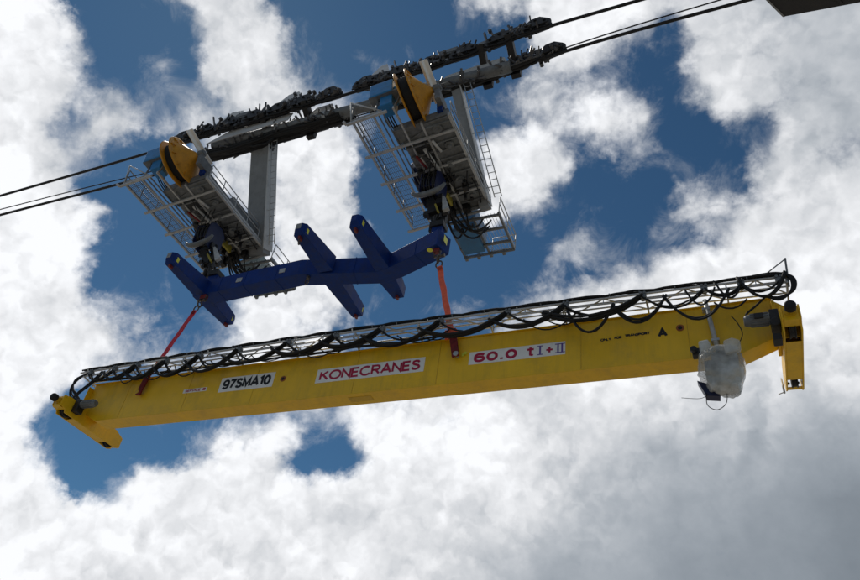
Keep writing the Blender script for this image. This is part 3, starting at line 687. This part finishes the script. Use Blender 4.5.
# ================================================================== hook blocks
def hook_block(cx, cy, cz, sx_, label, bottom):
    t = thing('hook_block', (cx, cy, bottom), label, 'hook block', 'hook blocks above the spreader')
    mb = MB()
    for d in (-.42, .36):
        mb.prism([(-.62, -.55), (-.35, -.85), (.35, -.85), (.62, -.55), (.62, .5), (.3, .8), (-.3, .8), (-.62, .5)], lambda a, b, q: (cx+q, cy+a, cz+b), d, d+.06)
    mb.box(cx-.36, cx+.36, cy-.5, cy+.5, cz-.3, cz+.3)
    h = obj('block_housing', mb, NAVYD, t, .02)
    for d in (-.28, -.02, .24):
        w = MB(); w.lathe((cx+d-.08, cy, cz+.05), (1,0,0), [(0, 0), (0, .62), (.05, .62), (.08, .54), (.11, .62), (.16, .62), (.16, 0)], 24, False); obj('sheave', w, DARK, t)
    w = MB(); pts = [(cx+.1+.80*math.sin(a), cy-.62, cz-.55-.42*math.cos(a)+.12*math.sin(a)) for a in [-1.4+2.8*k/14 for k in range(15)]]
    w.tube(pts, [.07+.07*math.sin(PI*k/14) for k in range(15)], 10); obj('rope_guard', w, GALVD, t)
    w = MB()
    tx_, ty_ = sx_
    a = V((cx, cy, cz-.8)); b = V((tx_, ty_, bottom))
    w.bar(a, a.lerp(b, .5), .34, .34, (0,1,0), .5, .4)
    for k in range(3): ring(w, a.lerp(b, .55+.18*k), (1, 0, 0) if k % 2 else (0, 1, 0), .2, .06, 14, 1.5)
    w.box(b.x-.32, b.x+.32, b.y-.28, b.y+.28, b.z-.04, b.z+.24)
    obj('hook', w, DARK, t)
    w = MB(); w.bar(a.lerp(b, .35)+V((.22, -.3, 0)), a.lerp(b, .62)+V((.25, -.3, 0)), .08, .14, (0, 1, 0)); obj('safety_latch', w, OCH, t)
    w = MB(); w.bar(a.lerp(b, .2)+V((.62, -.2, .2)), a.lerp(b, .6)+V((.58, -.2, .1)), .12, .2, (0, 1, 0), .3, .2); obj('guide_plate', w, GALV, t, .02)
    w = MB()
    for d in (-.28, -.02, .24):
        for e in (-.6, .6): w.tube([(cx+d, cy+e, cz+.05), (cx+d, cy+e*1.05, CZ+.8)], .022, 6)
    obj('hoist_rope', w, ROPE, t)
    random.seed(int(abs(cx)*10)); w = MB()
    for k in range(26):
        p = V((cx+random.uniform(-.1, .8), cy+random.uniform(-.2, .9), cz-random.uniform(.5, 2.4))); s = random.uniform(.05, .16)
        w.box(p.x-s, p.x+s, p.y-s*.7, p.y+s*.7, p.z-s, p.z+s)
    w.tube([(cx+.35, cy+.3, cz-.3), (cx+.4, cy+.35, cz-2.6)], .12, 8)
    obj('swivel_gear', w, DARK, t)
    return t
hook_block(-24.15, 20.5, 24.55, (-23.0, 20.85), 'dark navy sheave block above the spreader end with the crimson sling', SZ1+.5)
hook_block(-11.35, 20.5, 24.75, (-10.7, 20.42), 'dark navy sheave block above the spreader end with the orange red sling', SZ1+.5)

# ================================================================== ropes
def poly_at(path, x):
    for (xa, ya, za), (xb, yb, zb) in zip(path[:-1], path[1:]):
        if xa <= x <= xb:
            t = (x-xa)/(xb-xa); return V((x, ya+(yb-ya)*t, za+(zb-za)*t))
    return V(path[-1])
UP = [(-90, 20.2, 32.6), (-44, 19.75, 32.75), (-29.9, 19.5, 32.69), (-25, 19.5, 32.85), (-21, 19.5, 33.0), (-17, 19.5, 33.15), (-12.5, 19.5, 33.35), (-9, 19.5, 33.75), (-6, 19.5, 34.25), (-1.25, 19.5, 34.38), (30, 19.2, 34.2)]
LO = [(-90, 20.6, 31.5), (-44.9, 20.6, 31.75), (-30, 20.6, 31.8), (-25, 20.6, 31.75), (-21, 20.6, 31.95), (-17, 20.6, 32.2), (-12, 20.6, 32.15), (-9, 20.6, 32.6), (-5.6, 20.6, 33.4), (3.5, 20.6, 33.66), (30, 20.6, 33.5)]
def rope(path, r, lab):
    p = smooth_path(path, 5); mb = MB(); mb.tube(p, r, 10); return tag(obj('track_rope', mb, ROPE), lab, 'steel rope', 'ropes carrying the hoist platforms')
rope(UP, .085, 'thick dark steel rope, uppermost of the ropes crossing the sky')
rope(LO, .085, 'thick dark steel rope, lowest of the ropes crossing the sky')
HR = [(-90, 20.2, 31.7), (-44.9, 20.3, 31.95), (-30, 20.5, 32.1), (-17, 20.6, 32.5), (-9, 20.6, 32.95), (-5.6, 20.55, 33.62), (3.5, 20.2, 33.7), (30, 19.5, 33.4)]
mb = MB(); mb.tube(smooth_path(HR, 5), .036, 8)
tag(obj('haul_rope', mb, ROPE), 'thin dark rope running just above the lowest thick rope', 'steel rope')

# running gear: chains of rollers in rocker beams on both ropes
wheel_me = None
def running_gear(xa, xb, label, seed):
    global wheel_me
    random.seed(seed)
    t = thing('running_gear', ((xa+xb)/2, 20.05, 32.2), label, 'running gear', 'roller trains riding on the ropes')
    og = V(t.location)
    if wheel_me is None:
        w = MB(); w.lathe((0, -.09, 0), (0,1,0), [(-.04, 0), (-.04, .36), (.02, .36), (.06, .28), (.12, .28), (.16, .36), (.22, .36), (.22, 0)], 18, False)
        wheel_me = bpy.data.meshes.new('roller'); wheel_me.from_pydata(w.v, [], w.f); wheel_me.materials.append(DARK)
    for path, a0, b0 in ((UP, xa, xb), (LO, xa+.8, xb+.5)):
        n = int((b0-a0)/.80); n -= n % 2
        xs = [a0+.3+i*(b0-a0-.6)/(n-1) for i in range(n)]
        for x in xs:
            p = poly_at(path, x)+V((0, 0, .37)); o = bpy.data.objects.new('roller', wheel_me); COL.objects.link(o); o.parent = t; o.location = p-og
        for i in range(0, n, 2):
            p = poly_at(path, xs[i])+V((0, 0, .42)); q = poly_at(path, xs[min(n-1, i+1)])+V((0, 0, .42)); c = (p+q)/2
            mb = MB()
            for d in (-.22, .22):
                dv = V((0, d, 0))
                mb.prism([(-.7, -.24), (.7, -.24), (.76, .04), (.26, .46), (-.26, .46), (-.76, .04)], lambda a, b, s_: c+(q-p).normalized()*(a*.92)+V((0, d+s_, b)), -.02, .02)
                for r_ in (p, q, c+V((0, 0, .25))): mb.lathe(r_+dv*1.1, (0, math.copysign(1, d), 0), [(0, .08), (.07, .08), (.07, 0)], 8, False)
            for k in range(random.randint(3, 6)):
                e = c+V((random.uniform(-.75, .75), random.uniform(-.3, .3), .2)); mb.bar(e, e+V((random.uniform(-.15, .25), random.uniform(-.1, .1), random.uniform(.2, .62))), .07, .07)
            mb.bar(p+V((-.35, -.1, -.28)), q+V((.3, -.1, -.25)), .06, .10)
            obj('rocker_beam', mb, DARK, t)
        for i in range(0, n-3, 4):
            p = poly_at(path, (xs[i]+xs[i+1])/2)+V((0, 0, .82)); q = poly_at(path, (xs[i+2]+xs[i+3])/2)+V((0, 0, .82))
            mb = MB(); edge = i == 0 or i+4 > n-4
            for d in (-.10, .10): mb.bar(p+V((-.2, d, 0)), q+V((.2, d, 0)), .05, .24)
            if not edge: 
                m = (p+q)/2; mb.bar(m+V((-.5, 0, .12)), m+V((.5, 0, .18)), .3, .3)
                for k in range(3): mb.tube(arc(m+V((-.8, .1, .1)), m+V((.9, .1, .12)), random.uniform(-.25, .2), 8), .035, 5)
            obj('link_beam', mb, GALVD if (i//4) % 3 == 1 else DARK, t)
        # brackets, bolts and clamps that crowd the rollers, each rooted on the rope or the rocker beams
        mb = MB()
        mb.tube([poly_at(path, a0+.2+(b0-a0-.4)*i/30)+V((0, 0, .12)) for i in range(31)], .06, 6)
        for i in range(int((b0-a0)*15)):
            x = random.uniform(a0+.3, b0-.3); ef = max(.15, min(1, (x-a0)/2.5, (b0-x)/2.5))
            c = poly_at(path, x)+V((0, random.uniform(-.12, .12), .12))
            e = c+V((random.uniform(-.5, .5), random.uniform(-.35, .3), random.uniform(-.1, 1.15)*ef))
            mb.bar(c, e, random.uniform(.05, .12), random.uniform(.05, .12))
            if i % 3 == 0: mb.lathe(e, (0,1,0), [(-.1, 0), (-.1, .11), (.1, .11), (.1, 0)], 8, False)
        obj('clamp_gear', mb, CLUT, t)
        # hoses sagging beneath the rollers
        mb = MB()
        for i in range(0, n-2, 2):
            if xs[i] < a0+1 or xs[i] > b0-1.6: continue
            for k in range(2): mb.tube(arc(poly_at(path, xs[i])+V((0, -.14, .02)), poly_at(path, xs[i]+1.4)+V((0, -.14, .02)), random.uniform(.02, .18), 8), .035, 5)
        obj('hose', mb, RUB, t)
    return t
ra = running_gear(-29.4, -17.7, 'train of dark rollers on the ropes above the platform near the crimson sling', 21)
rb = running_gear(-16.9, -5.7, 'train of dark rollers on the ropes above the platform near the orange red sling', 22)
def cover(t, pts, y, thick=.05, m=LIGHT):
    mb = MB(); mb.prism(pts, lambda a, b, s_: (a, y+s_+(b-33)*.15, b), -thick/2, thick/2); return obj('cover_plate', mb, m, t, .01)
cover(ra, [(-28.1, 34.0), (-27.0, 34.7), (-26.4, 35.75), (-25.5, 35.6), (-24.9, 34.0)], 19.75, .05, LIGHT)
cover(ra, [(-24.2, 34.2), (-22.9, 34.9), (-22.3, 36.0), (-21.6, 36.1), (-21.0, 35.2), (-20.0, 35.0), (-19.6, 34.0)], 19.75, .05, LIGHT)
cover(rb, [(-17.2, 34.2), (-16.6, 35.2), (-16.1, 36.4), (-15.7, 36.5), (-15.3, 35.4), (-13.6, 35.3), (-13.2, 34.0)], 19.75, .05, LIGHT)
cover(rb, [(-12.9, 34.3), (-12.5, 35.0), (-10.3, 35.6), (-8.4, 36.3), (-8.2, 35.2)], 19.75, .05, GALVD)
cover(ra, [(-26.6, 32.0), (-24.9, 33.2), (-22.0, 33.5), (-20.9, 33.1), (-21.0, 32.35), (-23.5, 32.2)], 19.72, .06, LIGHT)
cover(ra, [(-20.0, 32.7), (-19.6, 33.5), (-18.6, 33.55), (-18.3, 32.9)], 20.0, .06, LIGHT)
cover(rb, [(-12.0, 32.2), (-11.4, 33.1), (-8.3, 33.5), (-8.0, 32.7)], 19.98, .06, LIGHT)
for t, x in ((ra, -22.8), (ra, -20.0), (rb, -9.4), (rb, -7.9)):
    mb = MB(); u = poly_at(UP, x); l = poly_at(LO, x); mb.bar(u+V((0, -.2, .35)), l+V((0, .2, .4)), .36, .5); mb.bar(l+V((.1, .1, .4)), l+V((.1, .1, -.35)), .5, .3); obj('cross_beam', mb, DARK, t, .02)
mb = MB(); random.seed(9)
for k in range(14):
    dy = 19.95+.12*(k % 5); dz = .17*(k//5)-.12
    mb.tube(smooth_path([(x, dy, 31.72+dz+.10*random.random()+(x+27)*.042-.28*math.sin(PI*min(1, max(0, (x+27)/5)))) for x in [-27.2+1.05*i for i in range(10)]], 3), random.uniform(.07, .13), 6)
obj('hose_bundle', mb, RUB, ra)
mb = MB()
for k in range(7):
    dy = 20.15+.1*(k % 4); dz = .12*(k//3)
    mb.tube(smooth_path([(x, dy, 31.62+dz+.10*random.random()+(x+13)*.17) for x in [-12.6+.75*i for i in range(9)]], 3), random.uniform(.06, .11), 6)
obj('hose_bundle', mb, RUB, rb)
for t_, xa_, xb_, zf in ((ra, -27.0, -17.8, lambda x: 31.75+(x+27)*.045), (rb, -12.4, -6.4, lambda x: 31.65+(x+13)*.17)):
    mb = MB(); mb.tube([(xa_+(xb_-xa_)*i/12, 20.05, zf(xa_+(xb_-xa_)*i/12)) for i in range(13)], .05, 6)
    for i in range(int((xb_-xa_)*11)):
        x = random.uniform(xa_, xb_); c = V((x, 20.05, zf(x))); mb.bar(c, c+V((random.uniform(-.5, .5), random.uniform(-.5, .1), random.uniform(-.3, .75))), random.uniform(.05, .12), random.uniform(.05, .1))
    obj('clamp_gear', mb, CLUT, t_)
mb = MB(); mb.tube([(-22.0, 20.1, 31.75), (-22.4, 20.1, 31.3), (-23.3, 20.1, 31.35), (-24.2, 20.1, 31.8)], .06, 8); obj('bowed_hose', mb, RUB, ra)
# tube that couples the two roller trains
mb = MB(); a, b = V((-26.5, 20.1, 32.35)), V((-7.9, 20.1, 32.55))
mid = [a.lerp(b, k/12)+V((0, 0, -.05*math.sin(PI*k/12))) for k in range(13)]
mb.tube(mid, .32, 18)
ct = tag(obj('coupling_tube', mb, GALVD), 'long grey tube joining the two roller trains below the ropes', 'steel tube')
for k in (3, 5, 7, 9):
    c = mid[k]; b = MB(); b.lathe(c-V((.09, 0, 0)), (1,0,0), [(0, .31), (0, .39), (.2, .39), (.2, .31)], 20, False); f = obj('clamp_ring', b, GALV, ct)

# ================================================================== dark box overhead, upper right corner
q = V((2.349, 10.446, 16.0)); d1 = V((1.539, .127, 0)).normalized(); d2 = V((-.29, -.47, 0)).normalized()
bx_ = thing('steel_box', tuple(q), 'dark steel box at the upper right corner, cut by the edge of the view', 'steel box')
def slab(a, b, c, d, z0, z1):
    mb = MB(); cs = [q+d1*x+d2*y for x, y in ((a, c), (b, c), (b, d), (a, d))]
    return mb.add([(p.x, p.y, p.z+z0) for p in cs]+[(p.x, p.y, p.z+z1) for p in cs], [(0,3,2,1),(4,5,6,7),(0,1,5,4),(1,2,6,5),(2,3,7,6),(3,0,4,7)])
obj('shell', slab(0, 7, 0, 2.4, 0, .8), BOXD, bx_, .015)
obj('edge_strip', slab(.003, .05, .02, 2.38, -.025, -.003), MAST, bx_)
for k in range(4): obj('rib', slab(1.2+1.5*k, 1.26+1.5*k, .06, 2.3, -.05, -.003), BOXD, bx_)
# ================================================================== sky
w = bpy.data.worlds.new('World'); sc.world = w; w.use_nodes = True
nt = w.node_tree; nd = nt.nodes; lk = nt.links; nd.clear()
def N_(t, **k):
    n = nd.new(t)
    for a, b in k.items(): setattr(n, a, b)
    return n
def setin(s, v):
    if hasattr(v, 'is_linked') or isinstance(v, bpy.types.NodeSocket): lk.new(v, s)
    else: s.default_value = v
def ma(op, a, b=0., c=None, clamp=False):
    n = N_('ShaderNodeMath', operation=op, use_clamp=clamp); setin(n.inputs[0], a); setin(n.inputs[1], b)
    if c is not None: setin(n.inputs[2], c)
    return n.outputs[0]
def vm(op, a, b=None):
    n = N_('ShaderNodeVectorMath', operation=op); setin(n.inputs[0], a)
    if b is not None: setin(n.inputs[1], b)
    return n.outputs['Value'] if op == 'DOT_PRODUCT' else n.outputs[0]
def mrange(v, a, b, c=0., d=1., smooth=True):
    n = N_('ShaderNodeMapRange'); n.interpolation_type = 'SMOOTHSTEP' if smooth else 'LINEAR'
    setin(n.inputs['Value'], v)
    for k, x in (('From Min', a), ('From Max', b), ('To Min', c), ('To Max', d)): n.inputs[k].default_value = x
    return n.outputs['Result']
SUN = V((-.50, .30, .81)).normalized()
tc = N_('ShaderNodeTexCoord'); D0 = vm('NORMALIZE', tc.outputs['Generated'])
def noise(vec, scale, detail, rough, dist=0., off=(0,0,0)):
    n = N_('ShaderNodeTexNoise'); n.inputs['Scale'].default_value = scale; n.inputs['Detail'].default_value = detail; n.inputs['Roughness'].default_value = rough; n.inputs['Distortion'].default_value = dist
    lk.new(vm('ADD', vec, off), n.inputs['Vector']); return n
# cloud map: camera image-plane pixels, on the tangent plane about the view direction
WARP1 = noise(D0, 7., 3, .55, 0, (3.1, 1.7, 5.2)); WARP2 = noise(D0, 26., 5, .6, 0, (7.3, .4, 2.2))
wv = vm('ADD', vm('MULTIPLY', vm('SUBTRACT', WARP1.outputs['Color'], (.5, .5, .5)), (.045, .045, .045)), vm('MULTIPLY', vm('SUBTRACT', WARP2.outputs['Color'], (.5, .5, .5)), (.05, .05, .05)))
DW = vm('ADD', D0, wv)
CX_, CY_, CZ_ = tuple(RIGHT), tuple(DOWN), tuple(FWD)
den = ma('MAXIMUM', vm('DOT_PRODUCT', DW, CZ_), .15)
u = ma('MULTIPLY_ADD', ma('DIVIDE', vm('DOT_PRODUCT', DW, CX_), den), 724.17, 430.)
v = ma('MULTIPLY_ADD', ma('DIVIDE', vm('DOT_PRODUCT', DW, CY_), den), 724.17, 290.)
def gridmap(rows, x0, dx, y0, dy, fn):
    nc = len(rows[0]); nr = len(rows)
    uf = ma('DIVIDE', ma('SUBTRACT', u, float(x0)), float(dx*(nc-1)), clamp=True)
    vc = ma('MINIMUM', ma('MAXIMUM', v, float(y0)), float(y0+dy*(nr-1)))
    cv = N_('ShaderNodeCombineXYZ')
    for i in range(3): lk.new(vc, cv.inputs[i])
    tot = None
    for k in range(0, nr, 3):
        rr = [rows[min(k+i, nr-1)] for i in range(3)]; act = [1. if k+i < nr else 0. for i in range(3)]
        r = N_('ShaderNodeValToRGB'); cr = r.color_ramp; cr.interpolation = 'LINEAR'
        while len(cr.elements) < nc: cr.elements.new(.5)
        for i in range(nc): cr.elements[i].position = i/(nc-1)
        for i in range(nc): cr.elements[i].color = [fn(rr[j][i]) for j in range(3)]+[1]
        lk.new(uf, r.inputs['Fac'])
        ys = [float(y0+dy*(k+i)) for i in range(3)]
        wgt = vm('MULTIPLY', vm('ABSOLUTE', vm('SUBTRACT', cv.outputs[0], ys)), (-1/dy,)*3)
        wgt = vm('MULTIPLY', vm('MAXIMUM', vm('ADD', wgt, (1, 1, 1)), (0, 0, 0)), act)
        d = vm('DOT_PRODUCT', r.outputs['Color'], wgt); tot = d if tot is None else ma('ADD', tot, d)
    return tot
COVER = ["99102479930000047699988888899","99600228962000032289873788899","99601528964155122276423798889","99565445986530034576652698889",
"98487466687740213477861143799","99752127679822238974554325876","99820017779810118971203537999","99971003578822117623225678999",
"99840000378842100157434469999","99821211688711001354579999999","99864212788712342478999999999","99986435787433334689999999999",
"99965555555555555689999999999","97310012455667899999999999999","73000214675488869999999999999","95000149971189999999999999999",
"99138999996799999999999999999","99999999999999999999999999999","99999999999999999999999999999","99999999999999999999999999999"]
LUM = ["987777777887766","987787777787866","977778878887776","988888788877788","998888888878888","998888888888888","998888888888777","999999999876655","999888888765543","988888876554443"]
cov = gridmap(COVER, 10, 30, 5, 30, lambda c: int(c)/9)
lumv = {9: 252, 8: 234, 7: 212, 6: 188, 5: 170, 4: 154, 3: 138}
lum = gridmap(LUM, 10, 60, 5, 63, lambda c: lumv[int(c)]/255)
F1 = noise(D0, 11., 13, .66, .25, (1.3, 8.8, 4.1)).outputs['Fac']; F2 = noise(D0, 28., 10, .64, .2, (9.1, 2.2, 6.0)).outputs['Fac']
wild = mrange(noise(D0, 2.2, 5, .55).outputs['Fac'], .38, .62)
front = mrange(vm('DOT_PRODUCT', D0, CZ_), .45, .7)
def mixf(f, a, b): return ma('ADD', ma('MULTIPLY', a, ma('SUBTRACT', 1., f)), ma('MULTIPLY', b, f))
covm = mixf(front, wild, cov); lumm = mixf(front, .62, lum)
def billow(vec):
    a = ma('ABSOLUTE', ma('SUBTRACT', noise(vec, 9., 1, .5).outputs['Fac'], .5)); b = ma('ABSOLUTE', ma('SUBTRACT', noise(vec, 21., 2, .55, 0, (3, 1, 7)).outputs['Fac'], .5))
    return ma('ADD', ma('MULTIPLY', a, 2.4), ma('MULTIPLY', b, 1.4))   # about 0 in the creases, 1 on the puffs
WB = noise(D0, 40., 4, .6, 0, (2, 2, 9)); DB = vm('ADD', D0, vm('MULTIPLY', vm('SUBTRACT', WB.outputs['Color'], (.5, .5, .5)), (.03, .03, .03)))
B0 = billow(DB); B1 = billow(vm('ADD', DB, tuple(SUN*.016)))
c1 = ma('ADD', ma('MULTIPLY_ADD', covm, 1.42, -.17), ma('MULTIPLY', ma('SUBTRACT', F1, .5), .95))
c1 = ma('ADD', c1, ma('MULTIPLY', ma('SUBTRACT', F2, .5), .7))
c1 = ma('ADD', c1, ma('MULTIPLY', ma('SUBTRACT', B0, .40), .40))
F3 = noise(D0, 16., 12, .68, .6, (5.1, 7.2, 3.3)).outputs['Fac']
veil = ma('MULTIPLY', mrange(ma('ADD', covm, ma('MULTIPLY', ma('SUBTRACT', F3, .5), 1.5)), .30, .95), .44)
core = mrange(c1, .42, 1.02)
mask = ma('SUBTRACT', 1., ma('MULTIPLY', ma('SUBTRACT', 1., core), ma('SUBTRACT', 1., veil)))
# brightness: large map, relief lit from the sun's side, fine grain
rel = ma('ADD', ma('MULTIPLY', ma('SUBTRACT', noise(D0, 6., 7, .5, .2, (4, 4, 1)).outputs['Fac'], .5), .20), ma('MULTIPLY', ma('SUBTRACT', F2, .5), .10))
rel = ma('ADD', rel, ma('MULTIPLY', ma('MULTIPLY', ma('SUBTRACT', B0, B1), .26), mrange(lumm, .55, .85, .05, 1.)))
rel = ma('MULTIPLY', rel, mrange(lumm, .50, .82, .40, 1.))
srgb = ma('MINIMUM', ma('MAXIMUM', ma('ADD', lumm, rel), .2), 1.0)
lin = ma('POWER', srgb, 2.25)
tint = N_('ShaderNodeMix', data_type='RGBA'); lk.new(mrange(srgb, .45, .95), tint.inputs['Factor']); tint.inputs['A'].default_value = (.86, 1.0, 1.16, 1); tint.inputs['B'].default_value = (.975, .99, 1.02, 1)
ccol = N_('ShaderNodeMix', data_type='RGBA', blend_type='MULTIPLY'); ccol.inputs['Factor'].default_value = 1; lk.new(tint.outputs['Result'], ccol.inputs['A']); lk.new(lin, ccol.inputs['B'])
sky = N_('ShaderNodeTexSky'); sky.sky_type = 'NISHITA'; sky.sun_disc = False
sky.sun_elevation = math.asin(SUN.z); sky.sun_rotation = math.atan2(SUN.x, SUN.y)
sky.altitude = 900; sky.air_density = 1.0; sky.dust_density = .15; sky.ozone_density = 1.6
bg1 = N_('ShaderNodeBackground'); bg1.inputs['Strength'].default_value = .044
skyt = N_('ShaderNodeMix', data_type='RGBA', blend_type='MULTIPLY'); skyt.inputs['Factor'].default_value = 1; lk.new(sky.outputs[0], skyt.inputs['A']); skyt.inputs['B'].default_value = (.60, .98, 1.12, 1)
lk.new(skyt.outputs['Result'], bg1.inputs['Color'])
bg2 = N_('ShaderNodeBackground'); bg2.inputs['Strength'].default_value = 1.; lk.new(ccol.outputs['Result'], bg2.inputs['Color'])
mx = N_('ShaderNodeMixShader'); lk.new(mask, mx.inputs[0]); lk.new(bg1.outputs[0], mx.inputs[1]); lk.new(bg2.outputs[0], mx.inputs[2])
out = N_('ShaderNodeOutputWorld'); lk.new(mx.outputs[0], out.inputs['Surface'])
w.cycles.sampling_method = 'MANUAL'; w.cycles.sample_map_resolution = 512
sl = bpy.data.lights.new('sun', 'SUN'); sl.energy = 2.6; sl.angle = math.radians(.5); sl.color = (1, .95, .86)
so = bpy.data.objects.new('sun', sl); COL.objects.link(so); so.rotation_euler = SUN.to_track_quat('Z', 'Y').to_euler()
